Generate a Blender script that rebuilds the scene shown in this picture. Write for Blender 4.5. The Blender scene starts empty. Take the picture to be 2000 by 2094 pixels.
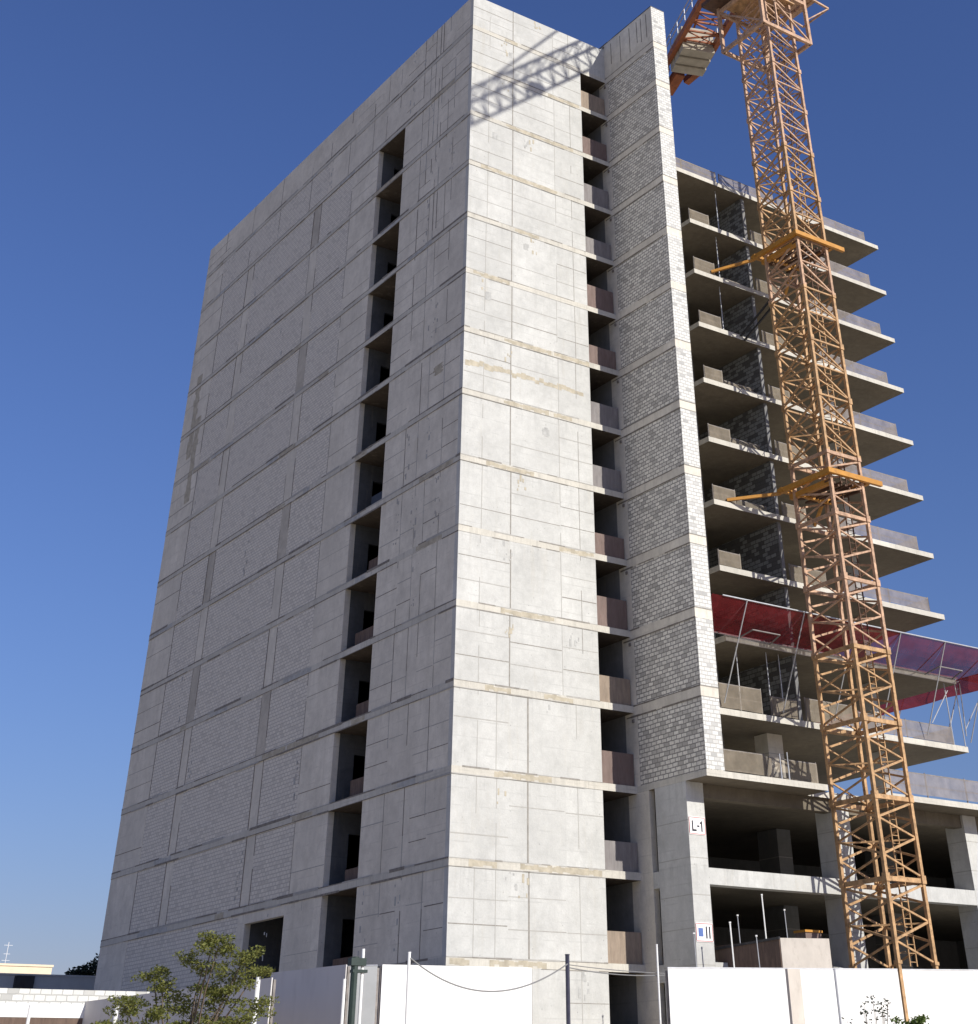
import bpy, math, random
from mathutils import Vector, Matrix
R = math.radians
rnd = random.Random(7)
C = bpy.context.scene.collection
scene = bpy.context.scene

# ------------------------------------------------------------------ camera
cam_d = bpy.data.cameras.new('camera'); cam = bpy.data.objects.new('camera', cam_d); C.objects.link(cam)
yaw, pit, rol = 0.93698071, 0.6627699, -0.0199631
fw = Vector((math.cos(pit)*math.cos(yaw), math.cos(pit)*math.sin(yaw), math.sin(pit)))
rt = Vector((math.sin(yaw), -math.cos(yaw), 0)); up = rt.cross(fw)
r2 = rt*math.cos(rol) + up*math.sin(rol); u2 = -rt*math.sin(rol) + up*math.cos(rol)
M = Matrix(((r2.x, u2.x, -fw.x), (r2.y, u2.y, -fw.y), (r2.z, u2.z, -fw.z)))
cam.matrix_world = Matrix.Translation((-32.24, -52.075, 1.6)) @ M.to_4x4()
cam_d.sensor_fit = 'VERTICAL'; cam_d.sensor_height = 24; cam_d.lens = 32.184
cam_d.shift_x = -0.068216; cam_d.shift_y = -0.463364
cam_d.clip_end = 6000; cam_d.clip_start = 0.1
scene.camera = cam

# ------------------------------------------------------------------ world + sun
SUN = Vector((0.26, -1.0, 0.547)).normalized()
elev = math.asin(SUN.z); azim = math.atan2(SUN.x, SUN.y)
w = bpy.data.worlds.new('World'); scene.world = w; w.use_nodes = True
nt = w.node_tree; bg = nt.nodes['Background']
sky = nt.nodes.new('ShaderNodeTexSky'); sky.sky_type = 'NISHITA'; sky.sun_disc = False
sky.sun_elevation = elev; sky.sun_rotation = azim; sky.air_density = 1.5; sky.dust_density = 0.5; sky.ozone_density = 10.0
tint = nt.nodes.new('ShaderNodeVectorMath'); tint.operation = 'MULTIPLY'; tint.inputs[1].default_value = (1.0, 0.81, 1.0)
nt.links.new(sky.outputs[0], tint.inputs[0]); nt.links.new(tint.outputs[0], bg.inputs[0]); bg.inputs[1].default_value = 0.084
sl = bpy.data.lights.new('sun', 'SUN'); sl.energy = 4.3; sl.angle = R(0.5); sl.color = (1.0, 0.955, 0.87)
so = bpy.data.objects.new('sun', sl); C.objects.link(so)
so.rotation_euler = SUN.to_track_quat('Z', 'Y').to_euler(); so.location = (0, 0, 90)
scene.view_settings.view_transform = 'Standard'; scene.view_settings.look = 'None'
scene.view_settings.exposure = 0.33; scene.view_settings.gamma = 1.0

# ------------------------------------------------------------------ materials
class NT:
    def __init__(s, name):
        s.m = bpy.data.materials.new(name); s.m.use_nodes = True; s.t = s.m.node_tree
        s.b = s.t.nodes['Principled BSDF']; s.b.inputs['Roughness'].default_value = 0.9
        s.b.inputs['Specular IOR Level'].default_value = 0.25
    def n(s, k, **kw):
        x = s.t.nodes.new('ShaderNode'+k)
        for a, v in kw.items(): setattr(x, a, v)
        return x
    def l(s, a, b): s.t.links.new(a, b)
    def pos(s): return s.n('NewGeometry').outputs['Position']
    def scale(s, v, x, y, z):
        m = s.n('VectorMath', operation='MULTIPLY'); s.l(v, m.inputs[0]); m.inputs[1].default_value = (x, y, z); return m.outputs[0]
    def noise(s, v, sc, det=4, rough=.6):
        n = s.n('TexNoise'); n.inputs['Scale'].default_value = sc; n.inputs['Detail'].default_value = det; n.inputs['Roughness'].default_value = rough
        s.l(v, n.inputs['Vector']); return n.outputs['Fac']
    def ramp(s, f, a, b, ca=(0,0,0,1), cb=(1,1,1,1)):
        r = s.n('ValToRGB'); r.color_ramp.elements[0].position = a; r.color_ramp.elements[1].position = b
        r.color_ramp.elements[0].color = ca; r.color_ramp.elements[1].color = cb; s.l(f, r.inputs[0]); return r.outputs[0]
    def mix(s, f, a, b, blend='MIX'):
        m = s.n('Mix', data_type='RGBA', blend_type=blend)
        if isinstance(f, float): m.inputs[0].default_value = f
        else: s.l(f, m.inputs[0])
        for i, q in ((6, a), (7, b)):
            if isinstance(q, (tuple, list)): m.inputs[i].default_value = (*q[:3], 1)
            else: s.l(q, m.inputs[i])
        return m.outputs[2]
    def math(s, op, a, b=None):
        m = s.n('Math', operation=op)
        for i, q in enumerate((a, b)):
            if q is None: continue
            if isinstance(q, (int, float)): m.inputs[i].default_value = q
            else: s.l(q, m.inputs[i])
        return m.outputs[0]
    def bump(s, h, st, d=.05):
        b = s.n('Bump'); b.inputs['Strength'].default_value = st; b.inputs['Distance'].default_value = d
        s.l(h, b.inputs['Height']); s.l(b.outputs[0], s.b.inputs['Normal'])
    def col(s, c):
        if isinstance(c, (tuple, list)): s.b.inputs['Base Color'].default_value = (*c[:3], 1)
        else: s.l(c, s.b.inputs['Base Color'])

def concrete(name, base, var=.14, stain=(.40,.36,.28), stain_amt=.35, holes=True):
    s = NT(name); p = s.pos()
    big = s.noise(p, .45, 5); med = s.noise(p, 2.2, 5, .7); fine = s.noise(p, 14, 3)
    f = s.math('ADD', s.math('MULTIPLY', big, .55), s.math('MULTIPLY', med, .45))
    lo = tuple(c*(1-var*1.6) for c in base); hi = tuple(c*(1+var*.5) for c in base)
    c = s.mix(s.ramp(f, .36, .62), lo, hi)
    sx = s.n('SeparateXYZ'); s.l(p, sx.inputs[0]); cc = s.n('CombineXYZ')
    s.l(s.math('FLOOR', s.math('DIVIDE', s.math('ADD', s.math('ADD', sx.outputs[0], sx.outputs[1]), 40.3), 2.7)), cc.inputs[0]); s.l(s.math('FLOOR', s.math('DIVIDE', s.math('SUBTRACT', sx.outputs[2], 2.95), 3.19)), cc.inputs[1])
    wn_ = s.n('TexWhiteNoise', noise_dimensions='3D'); s.l(cc.outputs[0], wn_.inputs['Vector'])
    c = s.mix(s.math('MULTIPLY', wn_.outputs['Value'], .34), c, tuple(x*.72 for x in base))
    blot = s.ramp(s.noise(s.scale(p, 1, 1, .6), 1.1, 6, .75), .55, .66)
    c = s.mix(s.math('MULTIPLY', blot, .26), c, tuple(x*.60 for x in base))
    sp = s.math('MULTIPLY', s.ramp(s.noise(p, 7.5, 5, .8), .60, .68), s.ramp(s.noise(p, .55, 3), .42, .60))
    c = s.mix(s.math('MULTIPLY', sp, .55), c, tuple(x*.5 for x in base))
    st = s.noise(s.scale(p, 1.3, 1.3, .16), 1.6, 5, .7)      # vertical streaks
    c = s.mix(s.math('MULTIPLY', s.ramp(st, .56, .78), stain_amt), c, stain)
    hz = s.math('FRACT', s.math('DIVIDE', s.math('SUBTRACT', sx.outputs[2], 2.95), 3.19))
    dr = s.math('MULTIPLY', s.math('POWER', hz, 3.0), s.ramp(s.noise(s.scale(p, 2.6, 2.6, .22), 1.5, 5, .8), .5, .62))
    c = s.mix(s.math('MULTIPLY', dr, .42), c, tuple(x*.55 for x in base))
    # faint board marks, every 0.62 m of height
    xyz = s.n('SeparateXYZ'); s.l(p, xyz.inputs[0])
    fr = s.math('FRACT', s.math('DIVIDE', xyz.outputs[2], .62))
    ln = s.math('MULTIPLY', s.math('GREATER_THAN', fr, .93), s.ramp(s.noise(p, .9, 2), .45, .62))
    c = s.mix(s.math('MULTIPLY', ln, .26), c, tuple(x*.5 for x in base))
    if holes:
        v = s.n('TexVoronoi'); v.inputs['Scale'].default_value = 3.1; s.l(p, v.inputs['Vector'])
        h = s.math('MULTIPLY', s.math('LESS_THAN', v.outputs['Distance'], .085), s.ramp(s.noise(p, .8, 2), .44, .56))
        c = s.mix(s.math('MULTIPLY', h, .6), c, tuple(x*.45 for x in base))
    c = s.mix(s.math('MULTIPLY', s.ramp(fine, .3, .75), .24), c, tuple(x*.6 for x in base))
    s.col(c); s.bump(s.math('ADD', med, fine), .35, .02); return s.m

def blocks(name, light, dark, mortar, dark_at=.7, bw=.40, bh=.20, var=.12, soft=.12, ms=.018, speck=.35):
    s = NT(name); p = s.pos(); xyz = s.n('SeparateXYZ'); s.l(p, xyz.inputs[0])
    cm = s.n('CombineXYZ'); s.l(s.math('ADD', xyz.outputs[0], xyz.outputs[1]), cm.inputs[0]); s.l(xyz.outputs[2], cm.inputs[1])
    wv = s.n('TexNoise'); wv.inputs['Scale'].default_value = 3.5; s.l(p, wv.inputs['Vector']); wo = s.n('VectorMath', operation='MULTIPLY'); s.l(wv.outputs['Color'], wo.inputs[0]); wo.inputs[1].default_value = (.06, .05, 0)
    wa = s.n('VectorMath', operation='ADD'); s.l(cm.outputs[0], wa.inputs[0]); s.l(wo.outputs[0], wa.inputs[1])
    b = s.n('TexBrick'); s.l(wa.outputs[0], b.inputs['Vector']); b.inputs['Scale'].default_value = 1
    b.inputs['Brick Width'].default_value = bw; b.inputs['Row Height'].default_value = bh
    b.inputs['Mortar Size'].default_value = ms; b.inputs['Mortar Smooth'].default_value = .1
    b.inputs['Color1'].default_value = (0, 0, 0, 1); b.inputs['Color2'].default_value = (1, 1, 1, 1); b.inputs['Mortar'].default_value = (0, 0, 0, 1)
    big = s.noise(p, .5, 4); big2 = s.noise(p, 5, 4)
    f = s.math('ADD', b.outputs['Color'], s.math('MULTIPLY', s.math('SUBTRACT', big, .5), .12))
    base = s.mix(s.ramp(s.math('ADD', s.math('MULTIPLY', big2, .6), s.math('MULTIPLY', b.outputs['Color'], .4)), .2, .8), tuple(c*(1-var) for c in light), tuple(c*(1+var) for c in light))
    c = s.mix(s.ramp(f, dark_at, dark_at+soft), base, dark)
    c = s.mix(b.outputs['Fac'], c, mortar)
    c = s.mix(s.math('MULTIPLY', s.ramp(s.noise(p, 11, 4, .75), .57, .66), speck), c, mortar)
    c = s.mix(s.math('MULTIPLY', s.ramp(s.noise(s.scale(p, 1, 1, .5), 1.4, 5, .7), .52, .68), speck*.5), c, tuple(x*1.5 for x in mortar))
    s.col(c); s.bump(s.math('SUBTRACT', 1.0, b.outputs['Fac']), .6, .02); return s.m

def plain(name, base, var=.15, sc=3.0, rough=.8, metal=0, spec=.3, stretch=(1,1,1), dirt=None):
    s = NT(name); p = s.scale(s.pos(), *stretch)
    n = s.noise(p, sc, 5, .65)
    c = s.mix(s.ramp(n, .3, .7), tuple(x*(1-var) for x in base), tuple(x*(1+var) for x in base))
    if dirt: c = s.mix(s.math('MULTIPLY', s.ramp(s.noise(p, sc*2.7, 4), .55, .72), .7), c, dirt)
    s.col(c); s.b.inputs['Roughness'].default_value = rough; s.b.inputs['Metallic'].default_value = metal
    s.b.inputs['Specular IOR Level'].default_value = spec; return s.m

def netting(name, base, alpha, folds=True):
    s = NT(name); p = s.pos(); t = s.t
    n = s.noise(p, 1.6, 4)
    c = s.mix(s.ramp(n, .3, .7), tuple(x*.75 for x in base), tuple(x*1.15 for x in base))
    out = t.nodes['Material Output']; d = s.n('BsdfDiffuse'); tr = s.n('BsdfTranslucent'); tp = s.n('BsdfTransparent')
    s.l(c, d.inputs[0]); s.l(c, tr.inputs[0])
    m1 = s.n('MixShader'); m1.inputs[0].default_value = .4; s.l(d.outputs[0], m1.inputs[1]); s.l(tr.outputs[0], m1.inputs[2])
    m2 = s.n('MixShader'); a = s.math('MULTIPLY', s.ramp(s.noise(p, .7, 3), .2, .8, (alpha*.88,)*3+(1,), (min(alpha*1.1, .97),)*3+(1,)), 1.0)
    s.l(a, m2.inputs[0]); s.l(tp.outputs[0], m2.inputs[1]); s.l(m1.outputs[0], m2.inputs[2]); s.l(m2.outputs[0], out.inputs[0])
    return s.m

def foliage(name, a, b):
    s = NT(name); p = s.pos(); n = s.noise(p, 9, 3)
    c = s.mix(s.ramp(n, .35, .65), a, b); s.col(c); s.b.inputs['Roughness'].default_value = .55
    t = s.t; out = t.nodes['Material Output']; tr = s.n('BsdfTranslucent'); s.l(c, tr.inputs[0])
    m = s.n('MixShader'); m.inputs[0].default_value = .3; s.l(s.b.outputs[0], m.inputs[1]); s.l(tr.outputs[0], m.inputs[2]); s.l(m.outputs[0], out.inputs[0])
    return s.m

MAT = dict(
 conc=concrete('concrete', (.55,.55,.525)),
 seamd=plain('joint_dark', (.20,.18,.155), .3, 4),
 conc2=concrete('concrete_side', (.71,.665,.575), .15),  # same concrete as the front, lightened to lift the shaded faces
 conc3=concrete('concrete_column_shade', (.53,.49,.42), .2),  # darker side concrete: recess shading painted into some column strips
 recess=concrete('concrete_recess', (.115,.12,.125), .25, holes=False),  # shade of the recesses and slot put into the concrete colour
 soffd=concrete('soffit_shade', (.095,.075,.058), .2, holes=False),  # darker soffit copy, painting in the shade under the tower slabs
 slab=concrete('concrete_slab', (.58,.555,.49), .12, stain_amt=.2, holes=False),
 soffit=concrete('concrete_soffit', (.185,.158,.12), .2, stain_amt=.2, holes=False),  # colour darkened to deepen the shade below the open floors
 inner=concrete('concrete_inner', (.22,.22,.22), .18, holes=False),  # interior concrete, darkened in colour so the rooms look unlit
 seam=plain('formwork_seam', (.25,.235,.21), .25, 4),
 seamf=plain('formwork_seam_faint', (.355,.345,.32), .12, 4),
 beige=plain('cement_patch', (.40,.36,.28), .25, 2.5),
 grey=plain('repair_patch', (.385,.385,.37), .25, 3),
 blk_fin=blocks('block_fin', (.75,.72,.645), (.43,.41,.37), (.24,.23,.21), .53, bw=.34, bh=.17, var=.2, soft=.4, ms=.022, speck=.6),
 blk_end=blocks('block_end', (.62,.62,.59), (.34,.34,.33), (.40,.39,.37), .76, bw=.32, bh=.165, soft=.25),
 blk_side=blocks('block_side', (.67,.63,.55), (.53,.50,.44), (.44,.41,.37), .6, bw=.33, bh=.165, var=.08, soft=.4),  # lightened like the side concrete to offset the shade there
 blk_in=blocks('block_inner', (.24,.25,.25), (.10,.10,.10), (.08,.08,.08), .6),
 blk_white=blocks('block_white', (.62,.62,.59), (.42,.42,.40), (.38,.38,.36), .8),
 mast_g=plain('mast_golden_paint', (.42,.26,.13), .4, 3, .6, dirt=(.16,.085,.055)),
 mast_p=plain('mast_faded_paint', (.45,.29,.19), .4, 3, .65, dirt=(.17,.085,.06)),
 orange=plain('crane_orange', (.27,.085,.03), .3, 2, .6, dirt=(.12,.045,.03)),
 yellow=plain('collar_yellow', (.46,.22,.04), .15, 2, .5, dirt=(.3,.13,.03)),
 dark=plain('dark_steel', (.03,.03,.033), .3, 4, .5),
 rust=plain('rusty_machinery', (.10,.055,.035), .4, 4, .7),
 galv=plain('galvanised_pipe', (.45,.46,.48), .15, 4, .45, .4),
 galvd=plain('weathered_pipe', (.20,.18,.165), .3, 4, .6),
 blst=plain('ballast_concrete', (.36,.32,.25), .2, 1.2),
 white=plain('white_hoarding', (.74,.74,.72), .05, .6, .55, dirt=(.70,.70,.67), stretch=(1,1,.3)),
 white2=plain('white_hoarding_shaded', (.58,.56,.545), .05, .6, .6, dirt=(.5,.48,.47), stretch=(1,1,.3)),  # white hoarding again, greyed in colour for the panels facing away from sun
 whitep=plain('white_paint', (.78,.78,.76), .05, 3, .6),
 plyd=plain('plywood_dark', (.13,.09,.07), .3, 2, .85, stretch=(3,3,.6), dirt=(.07,.05,.045)),
 ply=plain('plywood', (.27,.215,.165), .22, 2, .8, stretch=(3,3,.6), dirt=(.22,.16,.12)),
 ply2=plain('plywood_grey', (.21,.195,.19), .2, 2, .8, stretch=(3,3,.6), dirt=(.2,.17,.16)),
 ply3=plain('plywood_brown', (.17,.125,.11), .2, 2, .8, stretch=(3,3,.6), dirt=(.15,.09,.08)),
 plyl=plain('plywood_light', (.52,.475,.42), .1, 2, .8, stretch=(1,1,.5), dirt=(.42,.38,.33)),
 net=netting('beige_mesh', (.44,.38,.30), .62),
 netr=netting('grey_mesh', (.40,.36,.34), .72),
 red=netting('red_mesh', (.25,.035,.04), .78),
 redb=plain('red_fabric', (.42,.01,.015), .2, 4),
 cream=plain('cream_render', (.66,.56,.42), .06, 1),
 gwall=plain('grey_render', (.42,.43,.43), .1, 1),
 ground=plain('pale_bounce_ground', (.53,.46,.35), .15, .6, .95, dirt=(.43,.37,.28)),  # ground out of view, made pale to bounce sunlight onto shaded faces
 road=plain('asphalt', (.055,.055,.055), .2, 2),
 bark=plain('bark', (.12,.09,.065), .3, 9),
 leafa=foliage('leaf_olive', (.09,.11,.025), (.21,.21,.055)),
 leafd=foliage('leaf_dark', (.018,.026,.016), (.05,.065,.035)),
 leafg=foliage('leaf_green', (.07,.12,.02), (.15,.20,.05)),
 signw=plain('sign_white', (.78,.77,.76), .03, 3), signr=plain('sign_red', (.45,.16,.15), .1, 3),
 signk=plain('sign_black', (.03,.03,.04), .1, 3), signb=plain('sign_blue', (.10,.16,.38), .1, 3),
 post=plain('green_black_post', (.025,.04,.035), .3, 3, .5), purple=plain('dark_violet_post', (.045,.045,.07), .2, 3, .4),
 wire=plain('wire', (.20,.20,.20), .1, 3, .5),
)

# ------------------------------------------------------------------ mesh helpers
class MB:
    def __init__(s): s.v = []; s.f = []; s.m = []
    def box(s, x0, x1, y0, y1, z0, z1, m=0, mbot=None):
        i = len(s.v); s.v += [(x0,y0,z0),(x1,y0,z0),(x1,y1,z0),(x0,y1,z0),(x0,y0,z1),(x1,y0,z1),(x1,y1,z1),(x0,y1,z1)]
        for q in ((0,3,2,1),(4,5,6,7),(0,1,5,4),(1,2,6,5),(2,3,7,6),(3,0,4,7)): s.f.append(tuple(i+k for k in q)); s.m.append(m)
        if mbot is not None: s.m[-6] = mbot
        return s
    def prism(s, pts, z0, z1, m=0, mb=None):
        i = len(s.v); n = len(pts)
        s.v += [(x, y, z0) for x, y in pts] + [(x, y, z1) for x, y in pts]
        s.f.append(tuple(i+n-1-k for k in range(n))); s.m.append(m if mb is None else mb)
        s.f.append(tuple(i+n+k for k in range(n))); s.m.append(m)
        for k in range(n): s.f.append((i+k, i+(k+1)%n, i+n+(k+1)%n, i+n+k)); s.m.append(m)
        return s
    def bar(s, p, q, a, b=None, m=0, n=4):
        p = Vector(p); q = Vector(q); b = a if b is None else b; d = (q-p)
        if d.length < 1e-6: return s
        d.normalize(); h = Vector((0,0,1)) if abs(d.z) < .95 else Vector((1,0,0))
        x = d.cross(h).normalized(); y = x.cross(d).normalized(); i = len(s.v)
        for c in (p, q):
            for k in range(n):
                t = 2*math.pi*(k+.5)/n; f = 1/math.cos(math.pi/n) if n == 4 else 1
                s.v.append(tuple(c + x*(math.cos(t)*a*f) + y*(math.sin(t)*b*f)))
        s.f.append(tuple(i+k for k in range(n))); s.f.append(tuple(i+2*n-1-k for k in range(n))); s.m += [m, m]
        for k in range(n): s.f.append((i+k, i+n+k, i+n+(k+1)%n, i+(k+1)%n)); s.m.append(m)
        return s
    def poly(s, pts, r, m=0, n=5):
        for a, b in zip(pts, pts[1:]): s.bar(a, b, r, r, m, n)
        return s
    def quad(s, a, b, c, d, m=0):
        i = len(s.v); s.v += [tuple(a), tuple(b), tuple(c), tuple(d)]; s.f.append((i,i+1,i+2,i+3)); s.m.append(m); return s
    def sheet(s, P, thick=0, m=0):   # P[i][j] grid of points
        i0 = len(s.v); nj = len(P[0])
        for row in P:
            for q in row: s.v.append(tuple(q))
        for i in range(len(P)-1):
            for j in range(nj-1):
                a = i0+i*nj+j; s.f.append((a, a+1, a+nj+1, a+nj)); s.m.append(m)
        return s
    def build(s, name, mats, parent=None, loc=None):
        me = bpy.data.meshes.new(name); me.from_pydata(s.v, [], s.f)
        if not isinstance(mats, (list, tuple)): mats = [mats]
        for q in mats: me.materials.append(MAT[q])
        me.polygons.foreach_set('material_index', s.m); me.update()
        o = bpy.data.objects.new(name, me); C.objects.link(o)
        if parent is not None:
            o.parent = parent
            if loc is None:
                off = Vector((0,0,0)); q = parent
                while q is not None: off += q.location; q = q.parent
                o.location = -off
        if loc is not None: o.location = loc
        return o

def tag(o, label, cat, group=None, kind=None):
    if label: o['label'] = label
    if cat: o['category'] = cat
    if group: o['group'] = group
    if kind: o['kind'] = kind
    return o
def thing(name, loc, label, cat, group=None):
    o = bpy.data.objects.new(name, None); C.objects.link(o); o.location = loc; o.empty_display_size = .3
    return tag(o, label, cat, group)
def dup(o, parent=None):
    c = o.copy(); C.objects.link(c); c.parent = parent
    for ch in list(o.children): dup(ch, c)
    return c
ORD = ['topmost','second','third','fourth','fifth','sixth','seventh','eighth','ninth','tenth','eleventh','twelfth','thirteenth','fourteenth','fifteenth']

# ------------------------------------------------------------------ terrain
def hgt(x, y):
    t = min(1, max(0, (y+24)/10)); return 2.95*t*t*(3-2*t)
g = MB(); N = 60
xs = [-2500,-800,-300,-120]+[-80+4*i for i in range(41)]+[120,300,800,2500]
ys = [-2500,-800,-300,-120]+[-80+4*i for i in range(14)]+[-23+1.0*i for i in range(12)]+[-8,0,20,60,120,300,800,2500]
g.sheet([[Vector((x, y, hgt(x, y))) for x in xs] for y in ys])
tag(g.build('ground', 'ground'), None, None, kind='structure')
g = MB(); g.box(-300, 300, -47, -38, -.2, .02); tag(g.build('road', 'road'), None, None, kind='structure')

# ------------------------------------------------------------------ building
H = 3.19
Z = {k: 12.52 + H*(13-k) for k in range(2, 17)}; Z[1] = 50.33; Z[0] = 52.51; Z[16] = 2.9
T = .28; W = 7.55; XF = 9.41; LY = 36.13; XE = 29.4
B = thing('concrete_building', (0, 0, 2.9), 'tall unfinished grey concrete tower block with open balcony floors on its right', 'building')

# floor slabs of the tower: their edges are the bands on the faces
for k in range(1, 16):
    p = rnd.uniform(.004, .02)
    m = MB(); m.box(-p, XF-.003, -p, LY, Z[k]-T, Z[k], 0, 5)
    # cement smears on the front band
    for _ in range(rnd.randint(1, 3)):
        x = rnd.uniform(0, 5.5); l = rnd.uniform(.8, 3.4); n = int(l/.22); oo = .003+.0009*_
        for i in range(n):
            if x+(i+1)*.22 > W: break
            a = rnd.uniform(0, .09); b = rnd.uniform(0, .1)
            m.box(x+i*.22, x+(i+1)*.22, -p-oo, -p+.001, Z[k]-T+b, Z[k]-a, 1)
    for _ in range(3):
        y = rnd.uniform(.3, 34); l = rnd.uniform(.6, 3.5); n = int(l/.25); q = rnd.choice((1, 2, 2)); oo = .003+.0009*_
        for i in range(n):
            if y+(i+1)*.25 > LY: break
            m.box(-p-oo, -p+.001, y+i*.25, y+(i+1)*.25, Z[k]-T+rnd.uniform(0, .08), Z[k]-rnd.uniform(0, .08), q)
    # ragged joint lines above and below the band, front then side
    for zz, hh in ((Z[k], .045), (Z[k]-T, .03)):
        x = 0
        while x < W:
            l = rnd.uniform(.3, 1.3); h = hh*rnd.uniform(.5, 1.5)
            if rnd.random() < .86: m.box(x, min(W, x+l), -p-.006, -p+.002, zz-h/2, zz+h/2, 3 if rnd.random() < .6 else 4)
            x += l
        y = 0
        while y < LY:
            l = rnd.uniform(.4, 2.6); h = hh*rnd.choice((.8, 1.2, 1.6, 2.6))
            if rnd.random() < .9: m.box(-p-.006, -p+.002, y, min(LY, y+l), zz-h/2, zz+h/2, 6 if rnd.random() < .75 else 4)
            y += l
    m.build('floor_slab', ['slab', 'beige', 'grey', 'seam', 'seamf', 'soffd', 'seamd'], B)

def storeys():
    for k in range(0, 16):
        z0 = Z[k+1]; z1 = Z[k] - (T if k else 0)
        yield k, z0, z1

CNT = [0]
def dotrow(m, ax, a, z0, z1, mi, off):
    """small blemishes: a drip of little marks; ax 'f' front face (a = x) or 's' side face (a = y)"""
    n = rnd.randint(3, 9)
    for i in range(n):
        CNT[0] += 1; oo = .0062+.00012*(CNT[0] % 23)
        z = rnd.uniform(z0, z1); s = rnd.uniform(.02, .06); t = s*rnd.uniform(.6, 3); d = a+rnd.uniform(-.25, .25)
        if ax == 'f': m.box(d-s, d+s, off-oo, off+.001, z-t, z+t, mi)
        else: m.box(off-oo, off+.001, d-s, d+s, z-t, z+t, mi)

# front wall (sunlit narrow face)
m = MB()
for k, z0, z1 in storeys():
    m.box(0, W, 0, .3, z0, z1)
    H1 = z1-z0
    low = k >= 12
    vs = [(1.17,.035,2),(2.75,.06,1),(5.56,.03,2),(6.69,.03,1)] if not low else [(1.2,.03,2),(2.15,.03,2),(3.72,.075,1),(6.25,.03,2)]
    for x, wd, mi in vs:
        x += rnd.uniform(-.03, .03); z = z0
        while z < z1:
            l = rnd.uniform(.5, 1.6)
            if rnd.random() < (.97 if wd > .05 else .8): m.box(x-wd/2, x+wd/2, -.005, .001, z, min(z1, z+l), mi)
            z += l
    for fr in (.33, .66):
        for xa, xb in ((0, 2.75), (2.75, 5.56), (5.56, W)):
            if rnd.random() < .72:
                zz = z0+H1*fr+rnd.uniform(-.12, .12); h = rnd.uniform(.018, .032)
                m.box(xa+.03, xb-.03, -.0045, .001, zz-h, zz+h*.3, 2 if rnd.random() < .6 else 1)
    for _ in range(2):
        if rnd.random() < .5: dotrow(m, 'f', rnd.uniform(.8, 6.8), z1-.9, z1-.1, rnd.choice((3, 4)), 0)
    if rnd.random() < .35:
        x = rnd.uniform(1, 6.4); z = z1-rnd.uniform(.3, .9)
        for i in range(3): m.box(x+rnd.uniform(-.2,.2), x+rnd.uniform(.22,.34), -.0055-.0003*i, .001, z-rnd.uniform(.05,.4), z+rnd.uniform(0,.12), 4)
# long pale smear across one storey
for i in range(26):
    x = .1+i*.27; z = 29.9+rnd.uniform(-.05,.06)-(.05 if i % 5 == 0 else 0); m.box(x, x+.27, -.0042, .001, z-rnd.uniform(.10,.2), z+rnd.uniform(.03,.14), 3)
# top spandrel over the slot
m.box(W+.001, XF-.003, .002, .3, 50.334, Z[0])
m.build('front_wall', ['conc', 'seam', 'seamf', 'beige', 'grey'], B)

# side wall (long shaded face)
m = MB()
for k, z0, z1 in storeys():
    segs = []
    if k <= 1: segs = [(.3, 11.2, 0, 0), (11.2, 16.9, 0, 0), (16.9, 33.0, 0 if k == 0 else 5, 0), (33.0, LY, 0, 0)]
    elif k == 14: segs = [(.3,7.2,0,0),(10.3,13.8,0,0),(17.8,18.6,0,0),(18.6,28.3,5,.012),(28.3,32.2,5,.012),(32.2,LY,0,0)]
    elif k == 15: segs = [(.3,LY,0,0)]
    else: segs = [(.3,7.2,0,0),(10.3,13.5,0,0),(13.5,17.6,5,.012),(17.6,18.6,rnd.choice((0,0,6)),.02 if rnd.random()<.6 else 0),(18.6,27.3,5,.012),(27.3,28.3,rnd.choice((0,0,6)),.02 if rnd.random()<.6 else 0),(28.3,32.2,5,.012),(32.2,LY,0,0)]
    for y0, y1, mi, rec in segs: m.box(rec, .3, y0, y1, z0, z1, mi)
    if k == 14: m.box(0, .3, 13.8, 17.8, 8.62, z1)
    vs = [1.75, 3.15, 3.95, 5.2]
    if k <= 4: vs += [2.4, 3.5, 4.5]
    if k >= 12: vs = [1.9, 5.3, 3.6]
    if k <= 1: vs += [8, 9.5, 11.2, 14.2, 16.9, 19.5, 24, 28.5, 33]
    if k == 15 or k == 14: vs += [12.1]
    for y in vs:
        y += rnd.uniform(-.05, .05); z = z0; wd = rnd.choice((.035, .05, .07)) if k <= 4 else rnd.choice((.03, .04, .055))
        while z < z1:
            l = rnd.uniform(.5, 1.8)
            if rnd.random() < .8: m.box(-.005, .001, y-wd/2, y+wd/2, z, min(z1, z+l), rnd.choice((1, 1, 2)))
            z += l
    for y in (13.5, 17.6, 18.6, 27.3, 28.3, 32.2):
        if 2 <= k <= 13:
            z = z0
            while z < z1:
                l = rnd.uniform(.5, 1.8)
                if rnd.random() < .75: m.box(-.004, .02, y-.022, y+.022, z, min(z1, z+l), 1)
                z += l
    for (ya, yb) in ((.3, 1.75), (1.75, 3.15), (3.95, 5.2), (5.2, 7.2), (10.3, 13.5), (32.2, LY)):
        for fr in (.3, .62):
            if rnd.random() < .7:
                zz = z0+(z1-z0)*fr+rnd.uniform(-.1, .1); h = rnd.uniform(.015, .03)
                m.box(-.0045, .001, ya+.03, yb-.03, zz-h, zz+h*.3, rnd.choice((1, 2)))
    for _ in range(3):
        if rnd.random() < .45: dotrow(m, 's', rnd.uniform(.6, 6.8), z0+.3, z1-.1, rnd.choice((2, 4)), 0)
    if rnd.random() < .6: dotrow(m, 's', rnd.uniform(11, 35), z0+.3, z1-.1, 4, 0)
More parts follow.
